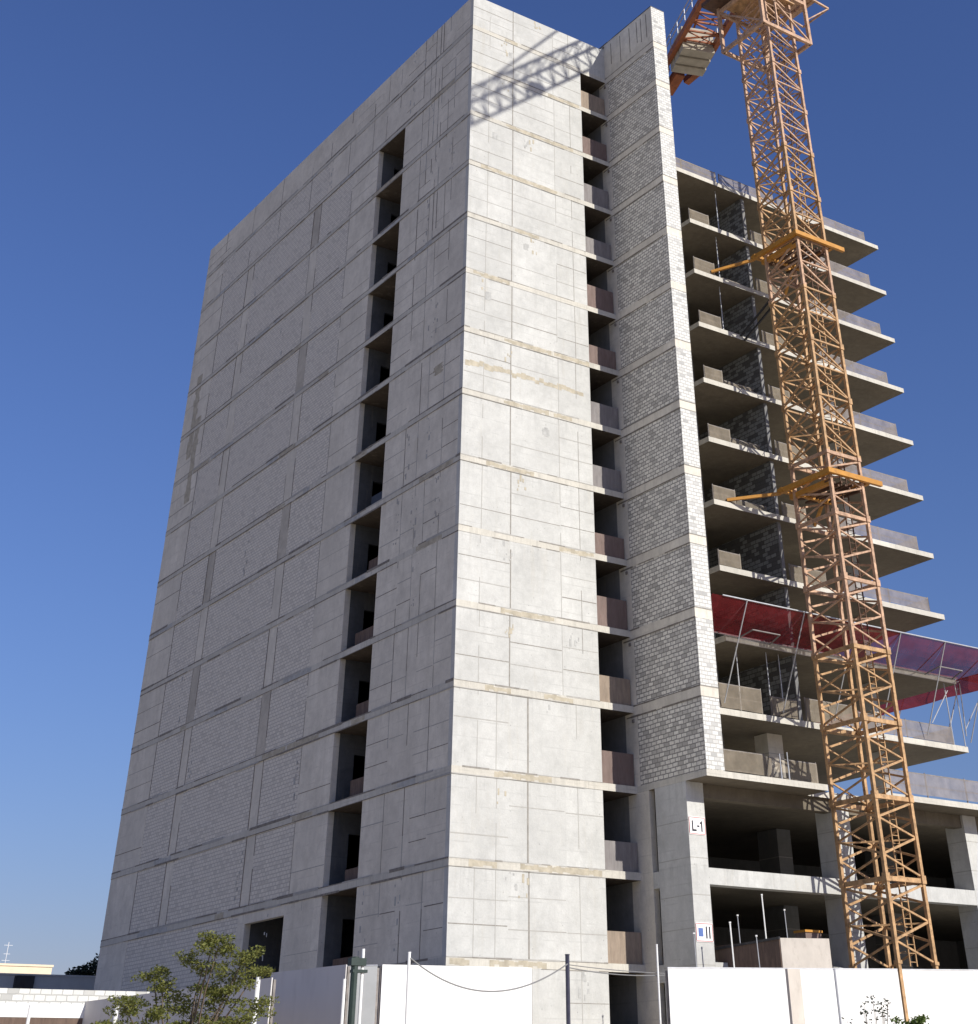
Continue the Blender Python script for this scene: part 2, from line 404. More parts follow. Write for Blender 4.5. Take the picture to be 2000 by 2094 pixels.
# darker repaired strips low on the far end and by the corner
for y, a, b in ((34.3, 36.0, 41.9), (33.4, 32.8, 38.6), (2.3, 30.0, 30.5)):
    for i in range(14):
        z = a+(b-a)*i/14; m.box(-.0065, .001, y-rnd.uniform(.25,.5), y+rnd.uniform(.25,.5), z, z+(b-a)/14, 3)
m.build('side_wall', ['conc2', 'seamd', 'seamf', 'beige', 'grey', 'blk_side', 'conc3'], B)

# hidden faces so the tower is closed
m = MB()
m.box(.3, 30, LY-.3, LY-.01, 2.9, Z[0]-.05); m.box(.3, XF-.02, .3, LY-.3, 51.2, 51.5)
m.build('back_wall', 'conc2', B)

# recess of the side openings: jamb walls with doorways, rear wall
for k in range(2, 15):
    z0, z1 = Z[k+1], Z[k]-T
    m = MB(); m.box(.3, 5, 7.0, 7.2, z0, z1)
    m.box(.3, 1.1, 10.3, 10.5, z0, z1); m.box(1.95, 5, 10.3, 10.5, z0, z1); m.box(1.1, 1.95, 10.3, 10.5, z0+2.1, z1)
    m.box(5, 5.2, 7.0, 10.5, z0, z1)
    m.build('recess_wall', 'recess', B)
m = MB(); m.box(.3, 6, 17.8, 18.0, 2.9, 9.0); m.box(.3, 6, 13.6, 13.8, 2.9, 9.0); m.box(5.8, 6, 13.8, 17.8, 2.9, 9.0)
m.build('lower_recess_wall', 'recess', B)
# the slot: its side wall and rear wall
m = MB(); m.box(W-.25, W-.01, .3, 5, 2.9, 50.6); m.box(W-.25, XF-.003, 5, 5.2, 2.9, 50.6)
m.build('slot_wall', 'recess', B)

# fin wall
m = MB(); BD = .42
FY = -4.61
for k in range(0, 13):
    z0 = Z[k+1]; z1 = Z[k] if k else 52.92
    bt = BD if k else .02
    ym = -.25
    mi = 1 if k >= 1 else 0
    if 1: m.box(XF+(.015 if mi else 0), XF+1, FY, ym, z0, z1-bt, mi)
    m.box(XF, XF+1, ym, .6, z0, z1-bt, 0)
    m.box(XF-.004, XF+1.004, FY-.004, .6, z1-bt, z1, 0)
    # lit end: block facing 1 cm proud
    m.box(XF+.012, XF+.99, FY-.012, FY, z0+.02, z1-bt-.02, 2)
    for zz in (z1, z1-bt):
        y = FY
        while y < .5:
            l = rnd.uniform(.3, 1.2); h = rnd.uniform(.035, .08)
            if rnd.random() < .92: m.box(XF-.009, XF-.003, y, min(.5, y+l), zz-h/2, zz+h/2, 3)
            y += l
        if rnd.random() < .8: m.box(XF, XF+1, FY-.014, FY-.004, zz-.025, zz+.015, 4)
    if k <= 0:
        for y in (-4.1,-3.6,-3.2,-2.5,-1.6,-.7): m.box(XF-.005, XF+.01, y-.03, y+.03, z0+rnd.uniform(.2, 1), z1-.3, 3)
    # tie stubs by the slot
    m.box(XF-.07, XF-.004, -.05, .06, z1-bt-.25, z1-bt-.12, 3)
m.build('fin_wall', ['conc2', 'blk_fin', 'blk_end', 'seamd', 'seam'], B)
m = MB(); m.box(XF, XF+.28, .6, LY-.3, 2.9, 52.5); m.build('party_wall', 'inner', B)

# wing slabs (open floors right of the fin)
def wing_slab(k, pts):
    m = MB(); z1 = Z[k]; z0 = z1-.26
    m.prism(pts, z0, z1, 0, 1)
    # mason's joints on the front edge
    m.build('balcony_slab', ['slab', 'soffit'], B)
YB = 17
for k in range(3, 13):
    if k in (3, 12): pts = [(XF+1.004, -1.87), (XE, -1.87), (XE, YB), (XF+.285, YB), (XF+.285, .61), (XF+1.004, .61)]
    else: pts = [(13.6, -1.87), (XE, -1.87), (XE, YB), (XF+.285, YB), (XF+.285, 1.0), (13.6, 1.0)]
    wing_slab(k, pts)
m = MB()
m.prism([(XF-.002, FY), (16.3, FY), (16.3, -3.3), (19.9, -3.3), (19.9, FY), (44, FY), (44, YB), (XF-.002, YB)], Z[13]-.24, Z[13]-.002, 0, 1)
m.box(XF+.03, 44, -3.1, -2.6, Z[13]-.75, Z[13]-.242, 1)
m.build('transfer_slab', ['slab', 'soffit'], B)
for k in (14, 15):
    m = MB(); m.prism([(XF+.3, -2.7), (44, -2.7), (44, YB), (XF+.3, YB)], Z[k]-.26, Z[k]-.03, 0, 1)
    m.box(XF+.93, 26.4, -3.235, -2.7, Z[k]-.68, Z[k]-.1); m.box(XF+.003, XF+.6, -3.235+2.04, 0, Z[k]-.66, Z[k]-.08)
    m.build('podium_beam', ['conc', 'soffit'], B)
# podium columns
def col(x0, x1, y0, y1, z0, z1, mt='conc'):
    m = MB(); m.box(x0, x1, y0, y1, z0, z1); 
    z = z0+rnd.uniform(.5, 1)
    while z < z1-.3: m.box(x0-.004, x1+.004, y0-.004, y1+.004, z, z+.03, 1); z += rnd.uniform(.9, 1.6)
    return m.build('column', [mt, 'seamf'], B)
for x0, x1 in ((XF, XF+.93), (17.85, 18.8), (26.4, 27.3), (35, 35.9)):
    col(x0, x1, -3.24, -1.2 if x0 < 10 else -2.1, 2.9, Z[13]-.24-.004)
m = MB(); m.box(XF-.001, XF+.28, -.8, .6, 2.9, Z[13]-.245); m.build('podium_wall', 'conc2', B)
for x0, x1, y0, y1 in ((21.2, 22.1, 4.0, 5.4), (28.6, 29.5, 4, 5.4), (14, 14.9, 5, 6.2)):
    for k in (14, 15): col(x0, x1, y0, y1, Z[k], Z[k-1]-.26, 'inner')
m = MB(); m.box(XF+.3, 22, 11, 11.2, 2.9, Z[13]-.25); m.box(22, 43.4, 13, 13.2, 2.9, Z[13]-.25); m.box(43.4, 43.7, -2.2, 16.5, 2.9, Z[13]-.25)
m.box(15.2, 15.4, 2.5, 11, 6.14, 8.9); m.box(10.2, 19, 6.6, 6.8, Z[14], Z[14]+1.0); m.box(11, 26, 9, 9.2, 2.9, 5.8)
m.build('podium_inner_wall', 'inner', B)

col(17.4, 18.35, 0, .9, Z[13], Z[12]-.265, 'conc2')
# wing inner walls, partitions, columns per floor
for k in range(4, 14):
    z0, z1 = Z[k], Z[k-1]-.26
    yf = -1.62
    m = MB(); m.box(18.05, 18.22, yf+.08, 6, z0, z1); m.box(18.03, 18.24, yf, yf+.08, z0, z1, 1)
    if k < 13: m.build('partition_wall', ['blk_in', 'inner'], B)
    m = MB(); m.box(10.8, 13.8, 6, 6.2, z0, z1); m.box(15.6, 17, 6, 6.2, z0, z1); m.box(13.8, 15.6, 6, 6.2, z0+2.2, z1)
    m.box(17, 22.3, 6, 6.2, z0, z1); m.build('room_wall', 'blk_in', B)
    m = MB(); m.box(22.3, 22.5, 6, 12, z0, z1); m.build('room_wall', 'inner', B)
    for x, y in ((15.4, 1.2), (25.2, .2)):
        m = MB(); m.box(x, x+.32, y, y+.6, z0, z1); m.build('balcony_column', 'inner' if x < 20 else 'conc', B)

# ------------------------------------------------------------------ plywood boards in the slot and recesses
mats = ['ply', 'ply3', 'ply2', 'ply2', 'ply3', 'ply3', 'ply2', 'ply2', 'ply3', 'ply3', 'ply', 'ply3', 'ply2', 'ply', 'ply']
for i, k in enumerate(range(2, 17)):
    h = rnd.uniform(.95, 1.35); z = Z[k]+.005
    m = MB(); m.box(7.58, 9.36, .10, .125, 0, h)
    loc = (0, 0, z); t = thing('guard_board', loc, f'plywood guard board across the {ORD[i]} opening of the narrow slot beside the sunlit wall', 'board', 'guard boards in the narrow slot')
    m.v = [(x, y, q) for x, y, q in m.v]; m.build('panel', mats[i], t, (0, 0, 0))
    r = MB(); r.box(7.6, 9.34, .125, .17, h*.42, h*.42+.09); r.box(8.4, 8.49, .125, .17, 0, h); r.build('batten', 'ply', t, (0, 0, 0))
for i, k in enumerate(range(3, 16)):
    if k == 4: continue
    z = Z[k]+.005; h = rnd.uniform(.5, .95) if k > 8 else rnd.uniform(.25, .5)
    t = thing('edge_board', (.4, 0, z), f'dark guard board standing in the {ORD[i]} opening of the shaded window column', 'board', 'boards in the shaded window openings')
    y1 = 9.9 - rnd.uniform(.2, 1.1)
    MB().box(0, .03, 7.22, y1, 0, h).build('panel', 'plyd' if k > 9 else 'dark', t, (0, 0, 0))
    MB().box(.03, .08, 7.3, y1-.1, h*.5, h*.5+.08).box(.03, .08, 8.2, 8.28, 0, h).build('batten', 'ply', t, (0, 0, 0))
# crumpled red fabric in the second opening
m = MB()
P = [[Vector((.35+.12*math.sin(j*1.3+i), 8.6+.22*j, Z[4]+.05+.35*math.exp(-((j-3)/2.2)**2)*(i/4.)+.05*math.sin(i*2+j))) for j in range(8)] for i in range(5)]
m.sheet(P); tag(m.build('fabric_bundle', 'redb'), 'crumpled red fabric lying in the second opening of the shaded window column', 'fabric')

# ------------------------------------------------------------------ mesh guards on the balconies
def mesh_guard(x0, x1, z, h, label, mat='net', y=-1.78, xr=False, low=.06):
    h = h*.86 if low < .1 else h
    t = thing('mesh_guard', (x0, y, z), label, 'safety mesh', 'mesh guards along the balcony edges')
    n = max(2, int((x1-x0)/.5)); L = x1-x0
    P = [[Vector((L*i/n, .03*math.sin(i*1.7), low+(h-low)*j/2 + (0 if j == 0 else -.03*abs(math.sin(i*1.1))))) for i in range(n+1)] for j in range(3)]
    s = MB().sheet(P)
    if xr: s.sheet([[Vector((L, q, a)) for q in (0, 1.2, 2.6)] for a in (low, h)])
    s.build('mesh_sheet', mat, t, (0, 0, 0))
    r = MB(); r.bar((0, .05, h), (L, .05, h), .02); r.bar((0, .05, h*.5), (L, .05, h*.5), .015)
    r.build('rail', 'galvd', t, (0, 0, 0))
    k = max(1, int(L/2.4))
    for i in range(k+1): MB().bar((L*i/k, .06, 0), (L*i/k, .06, h+.06), .022).build('post', 'galvd', t, (0, 0, 0))
for i, k in enumerate(range(3, 13)):
    z = Z[k]; fl = ORD[i]
    if k == 3:
        mesh_guard(10.8, 16.0, z, .85, 'beige mesh guard on the roof edge from the fin wall rightwards')
        mesh_guard(16.3, 20.6, z, .85, 'worn grey mesh guard on the roof edge left of the crane mast', 'netr')
        mesh_guard(20.9, 28.4, z, .8, 'beige mesh guard on the roof edge behind and right of the crane mast', 'netr', xr=True)
        continue
    if k == 11:
        continue
    if k == 12:
        mesh_guard(13.0, 15.6, z, 1.25, f'tall beige mesh guard by the fin wall on the balcony just under the red net')
        mesh_guard(16.2, 17.8, z, 1.0, f'short beige mesh guard left of the partition on the balcony under the red net')
        mesh_guard(18.4, 21.5, z, 1.2, f'beige mesh guard behind the crane mast on the balcony under the red net')
        mesh_guard(21.9, 28.5, z, .95, f'grey mesh guard at the right tip of the balcony under the red net', 'netr', xr=True)
        continue
    a = 13.7+rnd.uniform(0, .15); b = a+rnd.uniform(1.1, 1.7)
    mesh_guard(a, b, z, rnd.uniform(.8, .95), f'beige mesh guard at the left end of the {fl} balcony floor from the roof')
    if rnd.random() < .85: mesh_guard(b+.5, 17.8, z, rnd.uniform(.6, .75), f'low beige mesh guard just left of the partition on the {fl} floor from the roof', y=-1.2)
    mesh_guard(18.4, 19.9+rnd.uniform(-.2, 1.2), z, rnd.uniform(.85, 1.0), f'beige mesh guard just right of the partition on the {fl} floor from the roof')
    mesh_guard(22.6+rnd.uniform(-.3, .3), 28.3+rnd.uniform(-.15, .2), z, rnd.uniform(.8, .92), f'grey mesh guard by the right tip of the {fl} floor from the roof', 'netr', xr=True)
mesh_guard(10.9, 15.7, Z[13], 1.6, 'long beige mesh guard on the lowest balcony right of the fin wall', y=-1.5, low=.75)
mesh_guard(15.9, 19.0, Z[13], 1.55, 'beige mesh guard on the lowest balcony directly left of the crane mast', y=-1.4, low=.7)
mesh_guard(20.2, 31, Z[13], 1.0, 'long grey mesh guard with rails on the podium roof right of the crane mast', 'netr', y=-4.45, low=.12)
# props between floors
def prop(x, y, z0, z1, label, lean=0):
    t = thing('steel_prop', (x, y, z0), label, 'prop', 'steel props on the open floors')
    L = z1-z0
    MB().bar((0,0,.02), (lean*.5,0,L*.55), .032, n=6).build('outer_tube', 'galv', t, (0,0,0))
    MB().bar((lean*.5,0,L*.5), (lean,0,L-.02), .024, n=6).build('inner_tube', 'galv', t, (0,0,0))
    MB().box(-.08,.08,-.08,.08,0,.02).build('foot_plate', 'galv', t, (0,0,0))
for k, x in ((4, 16.2), (5, 15.9), (6, 15.8), (12, 14.6), (12, 16.5), (12, 17.3)):
    prop(x, -1.4, Z[k], Z[k-1]-.26, f'thin grey steel prop {"near the fin" if x < 15.7 else "beside the partition" if x == 17.3 else "left of the partition"} on the {ORD[k-3]} open floor from the roof')
for i, x in enumerate((14.3, 14.75)):
    prop(x, -3.9, Z[13], Z[13]+1.15+.1*i, ('short' if i == 0 else 'taller') + ' white steel prop standing on the lowest balcony edge')

# ------------------------------------------------------------------ red safety fan net
F = thing('safety_fan_net', (20, -1.9, Z[11]), 'dark red safety net fan on poles wrapping around the balcony floors behind the crane', 'safety net')
zi = Z[11]-.02
def fan_panel(xa, xb, sag, lift=0):
    nu, nv = 10, 8; P = []
    for j in range(nv+1):
        v = j/nv; row = []
        for i in range(nu+1):
            u = i/nu; s = math.sin(math.pi*v)*(sag*(.8+.2*math.sin(math.pi*u)) + .03*math.sin(7*u+3*v))
            row.append(Vector((xa+(xb-xa)*u, -1.92-2.15*v, zi+.95*v+lift*v-s)))
        P.append(row)
    return MB().sheet(P)
frames = [11.0, 13.1, 16.7, 20.0, 23.2, 26.4, 29.6]
for i, (a, b) in enumerate(zip(frames, frames[1:])):
    fan_panel(a, b, .36).build('net_panel', 'red', F)
fan_panel(29.6, 31.9, .36).build('net_panel', 'red', F)
for a, b in ((-4.0, -.2), (-.2, 3.8), (3.8, 8.0), (8.0, 12)):
    P = [[Vector((29.45+2.3*v, a+(b-a)*u, zi+.75*v-.85*math.sin(math.pi*v*.92)*(.93+.07*math.sin(math.pi*u)))) for u in [i/8 for i in range(9)]] for v in [j/8 for j in range(9)]]
    MB().sheet(P).build('net_panel', 'red', F)
    MB().bar((29.45, a, zi), (31.75, a, zi+.5), .03, n=6).bar((29.45, a, Z[12]), (31.75, a, zi+.5), .03, n=6).build('strut', 'galv', F)
for x in frames[1:]:
    MB().bar((x, -1.95, Z[12]+.2), (x, -4.07, zi+.95), .03, n=6).bar((x, -1.93, zi), (x, -4.07, zi+.95), .025, n=6).build('strut', 'galv', F)
MB().bar((11.6, -4.09, zi+.97), (31.9, -4.09, zi+.97), .035, n=6).build('outer_pole', 'galv', F)
MB().bar((10.9, -1.95, zi+.02), (29.4, -1.95, zi+.02), .035, n=6).build('inner_pole', 'galv', F)
MB().bar((31.75, -4.1, zi+.6), (31.75, 12, zi+.6), .035, n=6).build('outer_pole', 'galv', F)
for x, z in ((14.9, 17.6), (27.5, 17.9)):   # pale stitched outline in the net: a stiffening frame
    q = [Vector((x-1.0, -2.35, zi-.20)), Vector((x-.8, -3.2, zi+.02)), Vector((x+.9, -3.2, zi+.02)), Vector((x+1.0, -2.35, zi-.20)), Vector((x-1.0, -2.35, zi-.20))]
    MB().poly(q, .035).build('frame_rope', 'ply2', F)
# scaffold poles at the right tip
S = thing('scaffold_frame', (28.8, -2, Z[12]), 'thin grey scaffold poles at the right tip of the floor under the red net', 'scaffold')
for p, q in (((28.6,-1.7,0),(28.6,-1.7,3.1)), ((29.2,-1.9,0),(29.2,-1.9,2.9)), ((29.9,-1.5,.6),(29.6,-1.9,3.0)), ((30,-1.4,.9),(31.6,-1.2,2.4)), ((28.6,-1.7,1.0),(29.9,-1.5,2.9)), ((27.2,-1.7,.9),(28.8,-1.7,2.6))):
    MB().bar((p[0],p[1],p[2]+Z[12]), (q[0],q[1],q[2]+Z[12]), .028, n=6).build('scaffold_pole', 'galv', S)

# ------------------------------------------------------------------ tower crane
MX, MY, SX_, SY_ = 17.0, -6.6, 2.15, 2.5
CR = thing('tower_crane', (MX+SX_/2, MY+SY_/2, 2.95), 'tall orange lattice tower crane mast tied to the open balcony floors', 'crane')
base = Vector(CR.location)
def local(mb, ox=MX, oy=MY, oz=0): mb.v = [(x-ox, y-oy, z-oz) for x, y, z in mb.v]; return mb
def section_mesh(kind):
    """3 m lattice bay at local origin"""
    m = MB(); X, Y = SX_, SY_; hh = 3.0; r = .042; t = .034
    cs = [(0,0),(X,0),(X,Y),(0,Y)]
    for i in range(4):
        (xa, ya), (xb, yb) = cs[i], cs[(i+1) % 4]
        if i in (2, 3): (xa, ya), (xb, yb) = (xb, yb), (xa, ya)
        if kind == 'z':
            m.bar((xa,ya,2.93),(xb,yb,2.93), .05, .085)
            m.bar((xb,yb,2.8),(xa,ya,2.15), r); m.bar((xa,ya,2.15),(xb,yb,1.5), t); m.bar((xb,yb,1.5),(xa,ya,.8), r); m.bar((xa,ya,.8),(xb,yb,.08), t)
        else:
            m.bar((xa,ya,2.93),(xb,yb,2.93), .04); m.bar((xa,ya,1.5),(xb,yb,1.5), .04)
            m.bar((xa,ya,2.85),(xb,yb,1.58), r); m.bar((xa,ya,1.42),(xb,yb,.1), r)
            m.bar((xa,ya,2.2),(xb,yb,1.58), .028); m.bar((xa,ya,.75),(xb,yb,.1), .028)
    m.bar((0,0,2.9),(X,Y,2.9), .035); m.bar((X,0,1.45),(0,Y,1.45), .03)
    return m
def make_section(kind, mat):
    s = section_mesh(kind).build('mast_section', mat, CR, (0,0,0))
    for x, y in ((0,0),(SX_,0),(SX_,SY_),(0,SY_)):
        l = MB().box(x-.078, x+.078, y-.078, y+.078, 0, 3.0); l.box(x-.12, x+.12, y-.12, y+.12, 2.82, 3.0); l.box(x-.12, x+.12, y-.12, y+.12, 0, .12)
        l.build('leg', mat, s, (0,0,0))
    a = MB().bar((1.45,.7,0),(1.45,.7,3), .025).bar((1.85,.7,0),(1.85,.7,3), .025)
    for i in range(10): a.bar((1.45,.7,.15+.3*i),(1.85,.7,.15+.3*i), .013)
    for i in range(3):
        for da in range(6):
            t0 = math.pi*da/6; t1 = math.pi*(da+1)/6
            a.bar((1.65+.35*math.cos(t0), .72+.6*math.sin(t0), .5+i), (1.65+.35*math.cos(t1), .72+.6*math.sin(t1), .5+i), .012)
    a.build('ladder', 'rust' if mat == 'mast_p' else 'mast_g', s, (0,0,0))
    return s
protos = {}
plan = ['zg']*5+['zp']*3+['sg']*3+['sp']+['sg']*2+['sp']*5
for x, y in ((0,0),(SX_,0),(SX_,SY_),(0,SY_)):
    MB().box(MX+x-.08, MX+x+.08, MY+y-.08, MY+y+.08, 2.9, 5.95).build('base_leg', 'mast_g', CR)
for i, pl in enumerate(plan):
    if i == 0: continue
    if pl not in protos: s = make_section('z' if pl[0] == 'z' else 's', 'mast_g' if pl[1] == 'g' else 'mast_p'); protos[pl] = s
    else: s = dup(protos[pl], CR)
    s.location = Vector((MX, MY, 2.95+3.0*i)) - base
# collars
for z, nm in ((38.95, 0), (25.8, 1)):
    a, b, c, d = MX-.25, MX+SX_+1.15, MY-.25, MY+SY_+.55
    m = MB()
    m.bar((a-.15, c, z), (b, c, z), .09, .12); m.bar((a-.15, d, z), (b-.6, d, z), .09, .12)
    m.box(a-.1, a+.1, c+.13, d+.3, z-.13, z+.11); m.box(b-.9, b-.7, c+.13, d-.1, z-.13, z+.11)
    m.box(a+.2, a+.45, c+.3, d-.2, z-.5, z-.25); m.box(a+.3, b-.9, d-1.0, d-.85, z-.55, z-.3)
    m.build('collar', 'yellow', CR)
    mk = MB()
    for q in range(10): mk.bar((a+.2+.25*q, c+.2, z-.35-.1*(q % 3)), (a+.5+.2*q, d-.2, z-.45+.05*(q % 4)), .045)
    mk.build('collar_bracing', 'rust', CR)
    end = (14.93, -1.8, 38.25) if nm == 0 else (14.53, -1.8, 25.4)
    MB().bar((a, d+.2, z-.1), end, .07).build('tie_rod', 'yellow', CR)
    MB().bar((b-.8, d, z-.1), (20.5, -1.8, z-.6), .07).build('tie_rod', 'yellow', CR)
MB().bar((17.0,-4.1,36.2), (16.55,-1.9,34.75), .045).bar((17.25,-4.1,36.0), (16.8,-1.9,34.55), .045).build('tie_rod', 'dark', CR)
# climbing cage with slewing platform
a, b, c, d = 15.9, 19.75, -7.35, -3.7
cg = MB()
for z in (52.9, 56.0):
    for p, q in (((a,c),(b,c)), ((b,c),(b,d)), ((b,d),(a,d)), ((a,d),(a,c))): cg.bar((*p, z), (*q, z), .09, .12)
for x, y in ((a,c),(b,c),(b,d),(a,d)): cg.box(x-.1, x+.1, y-.1, y+.1, 52.8, 58.2)
cg.bar((a,c,55.9),(b,c,53), .05); cg.bar((a,c,53),(a,d,55.9), .05); cg.bar((b,c,53),(b,d,55.9), .05); cg.bar((a+1.2,c,53),(a+1.2,c,56), .05)
cg.build('climbing_frame', 'mast_p', CR)
pf = MB(); pf.box(a+.3, b-.3, c+.5, d-.3, 56.2, 56.3); pf.box(14.9, 16.2, -5.9, -3.2, 56.3, 56.6, 1)
for q in range(7): pf.bar((15.2+.4*q, -6.4+.3*q, 56.4), (15.9+.4*q, -4.2, 57.6), .07, m=1)
pf.box(16.6, 18.9, -5.9, -4.4, 56.4, 58.6, 1); pf.box(15.2, 16.4, -4.9, -3.8, 56.8, 58.0, 1)
pf.build('slewing_unit', ['mast_g', 'rust'], CR)
wk = MB(); wk.bar((19.8,-7.1,57.2),(22.3,-7.1,57.0), .06); wk.bar((22.3,-7.1,57.0),(22.3,-4.8,57.0), .05); wk.bar((22.3,-7.1,57.0),(20.0,-7.1,55.0), .035)
wk.bar((19.8,-5,57.1),(22.3,-4.8,57.0), .05); wk.bar((21,-7.1,57.1),(21,-5,57.1), .04); wk.box(19.9, 21.3, -7.05, -4.9, 57.15, 57.2)
wk.build('walkway', 'mast_p', CR)
tw = MB(); 
for x, y in ((17.2,-6.2),(19,-6.2),(19,-4.5),(17.2,-4.5)): tw.bar((x,y,58.2),(18.1,-5.3,68), .1)
tw.bar((17.2,-6.2,60.5),(19,-4.5,60.5), .08); tw.bar((17.4,-6.0,63.5),(18.8,-4.6,63.5), .06)
tw.box(16.7, 19.4, -6.5, -4.2, 58.2, 60.6)
tw.build('slewing_tower', 'orange', CR)
# counter jib
C0 = Vector((18.08, -5.3, 0)); dj = Vector((.345, .939, 0)); nj = Vector((.939, -.345, 0))
def J(t, s, z): return C0+dj*t+nj*s+Vector((0,0,z))
cj = MB(); hw = 1.35; zc_ = 61.5
cj.bar(J(1,-hw,zc_), J(17.2,-hw,zc_), .17, .24); cj.bar(J(1,hw,zc_), J(13.6,hw,zc_), .17, .24)
for i in range(12):
    t = 1+i*1.05
    cj.bar(J(t,-hw,zc_), J(t,hw,zc_), .06); cj.bar(J(t,-hw if i % 2 else hw,zc_), J(t+1.05,hw if i % 2 else -hw,zc_), .05)
    cj.bar(J(t,-hw,zc_-.05), J(t+1.05,hw,zc_-.05), .035)
cj.build('counter_jib', 'orange', CR)
rl = MB()
for s in (-hw-.35, hw):
    for z in (.6, 1.15): rl.bar(J(1,s,zc_+z), J(13,s,zc_+z), .03)
    for i in range(9): rl.bar(J(1+1.5*i,s,zc_), J(1+1.5*i,s,zc_+1.15), .03)
rl.build('handrail', 'galv', CR)
for i, (t0, t1) in enumerate(((10.6, 11.4), (11.5, 12.3), (12.4, 13.2))):
    bl = MB(); q = [J(t0,-hw+.2,zc_-.7-.1*i), J(t0,hw-.1,zc_-.7-.1*i), J(t1,hw-.1,zc_-.7-.1*i), J(t1,-hw+.2,zc_-.7-.1*i)]
    i0 = len(bl.v); bl.v += [tuple(p) for p in q]+[tuple(p+Vector((0,0,2.0))) for p in q]
    for f in ((0,3,2,1),(4,5,6,7),(0,1,5,4),(1,2,6,5),(2,3,7,6),(3,0,4,7)): bl.f.append(tuple(i0+k for k in f)); bl.m.append(0)
    bl.build('ballast_block', 'blst', CR)
wn = MB(); wn.bar(J(13.5,-hw,zc_-.4), J(17.4,-hw+.1,zc_-1.3), .2); wn.bar(J(13.6,-.3,zc_-.5), J(15.6,-.6,zc_-.9), .35); wn.bar(J(13.4,hw-.3,zc_-.3), J(14.6,.5,zc_-.5), .25)
wn.build('winch_frame', 'orange', CR)
# jib towards the street
jb = MB(); hb = .8; L = 48
for s in (-hb, hb): jb.bar(J(-1,s,61.6), J(-L,s,61.6), .075)
jb.bar(J(-1,0,63.3), J(-L,0,63.3), .075)
n = 30
for i in range(n):
    t = -1-(L-1)*i/n; t2 = -1-(L-1)*(i+1)/n; tm = (t+t2)/2
    for s in (-hb, hb): jb.bar(J(t,s,61.6), J(tm,0,63.3), .03); jb.bar(J(tm,0,63.3), J(t2,s,61.6), .03)
    jb.bar(J(t,-hb,61.6), J(t,hb,61.6), .05); jb.bar(J(t,-hb,61.6), J(t2,hb,61.6), .05)
jb.bar(J(-1,0,68), J(-26,0,63.4), .06); jb.bar(J(0,0,68), J(14,0,61.8), .06)
jb.box(*(lambda p: (p.x-.5, p.x+.5, p.y-.5, p.y+.5, 61.1, 61.45))(J(-21, 0, 0)))
jb.build('jib', 'orange', CR)

# ------------------------------------------------------------------ hoardings
def hoarding(p0, p1, z1, label, z0=None, npan=None, mat='white', group='hoarding panels round the site', cap=True):
    p0 = Vector((*p0, 0)); p1 = Vector((*p1, 0)); d = p1-p0; L = d.length; d.normalize(); n = Vector((d.y, -d.x, 0))
    zb = 2.9 if z0 is None else z0
    t = thing('hoarding', (p0.x, p0.y, zb), label, 'hoarding', group)
    k = npan or max(1, round(L/2.4)); hgt_ = z1-zb
    for i in range(k):
        a = d*(L*i/k+.006); b = d*(L*(i+1)/k-.006)
        m = MB(); j = rnd.uniform(-.004, .004)
        q = [a+n*(.02+j), b+n*(.02+j), b-n*.02, a-n*.02]
        m.prism([(x.x, x.y) for x in q], 0, hgt_); m.build('panel', mat, t, (0,0,0))
    m = MB()
    for i in range(k+1): a = d*(L*i/k)-n*.08; m.box(a.x-.04, a.x+.04, a.y-.04, a.y+.04, 0, hgt_-.05)
    m.build('frame_posts', 'galvd', t, (0,0,0))
    if cap:
        MB().bar(Vector((0,0,hgt_+.02)), d*L+Vector((0,0,hgt_+.02)), .03, .02).build('top_rail', 'galv', t, (0,0,0))
    return t
def on2(x): return (x, -6.35-.3268*(x-17))
hoarding((3.37,-8.76), (11.64,-11.46), 5.3, 'long white hoarding in full sun in front of the columns left of the crane', npan=2)
hoarding(on2(17.15), on2(30), 5.76, 'white hoarding in full sun at the right edge behind the crane leg', npan=4)
hoarding((-3.53,-1.48), (2.18,-2.42), 5.7, 'bright white hoarding in front of the foot of the sunlit tower corner', npan=1, cap=False)
hoarding((-7.44,-.83), (-6.69,-4.74), 5.4, 'shaded white hoarding panel left of the dark green post', npan=1, cap=False, mat='white2')
hoarding((-10.9,12), (-9.2,-4.6), 5.0, 'shaded white hoarding behind the small tree at lower left', npan=5, cap=False, mat='white2')
hoarding((-6.6,-4.5), (-5.75,-5.1), 5.36, 'narrow dark return panel between the green post and the white hoarding', npan=1, mat='gwall')
# left boundary walls
m = MB(); m.box(-16, -8.1, 8, 8.2, 4.9, 5.34); o = m.build('block_boundary_wall', 'blk_white')
tag(o, 'whitewashed block wall in sun at the lower left edge', 'wall')
MB().box(-16, -8.1, 7.98, 8.22, 4.5, 4.9).build('base_band', 'whitep', o, (0,0,0)); MB().box(-16, -8.1, 8.0, 8.2, 2.9, 4.5).build('wall_foot', 'plyd', o, (0,0,0))
for o2 in o.children: o2.location = (0,0,0)
m = MB(); m.box(-12, 3.3, 45, 46, 2.9, 8.28); m.box(-1.6, -.5, 44.7, 45, 2.9, 8.24, 1); m.box(-12, 3.3, 44.95, 46.05, 8.28, 8.36)
tag(m.build('low_grey_building', ['gwall', 'dark']), 'low grey wall building in shade behind the whitewashed block wall', 'building')
bb = thing('cream_house', (24, 130, 2.9), 'small cream flat roofed building far off at the left edge', 'building')
MB().box(8, 29.2, 130, 142, 2.9, 14.95).build('wall', 'cream', bb); MB().box(7.9, 29.3, 129.9, 142.1, 14.95, 15.15).build('roof', 'cream', bb)
an = thing('roof_antenna', (24, 131, 15.1), 'thin antenna on the roof of the far cream building', 'antenna')
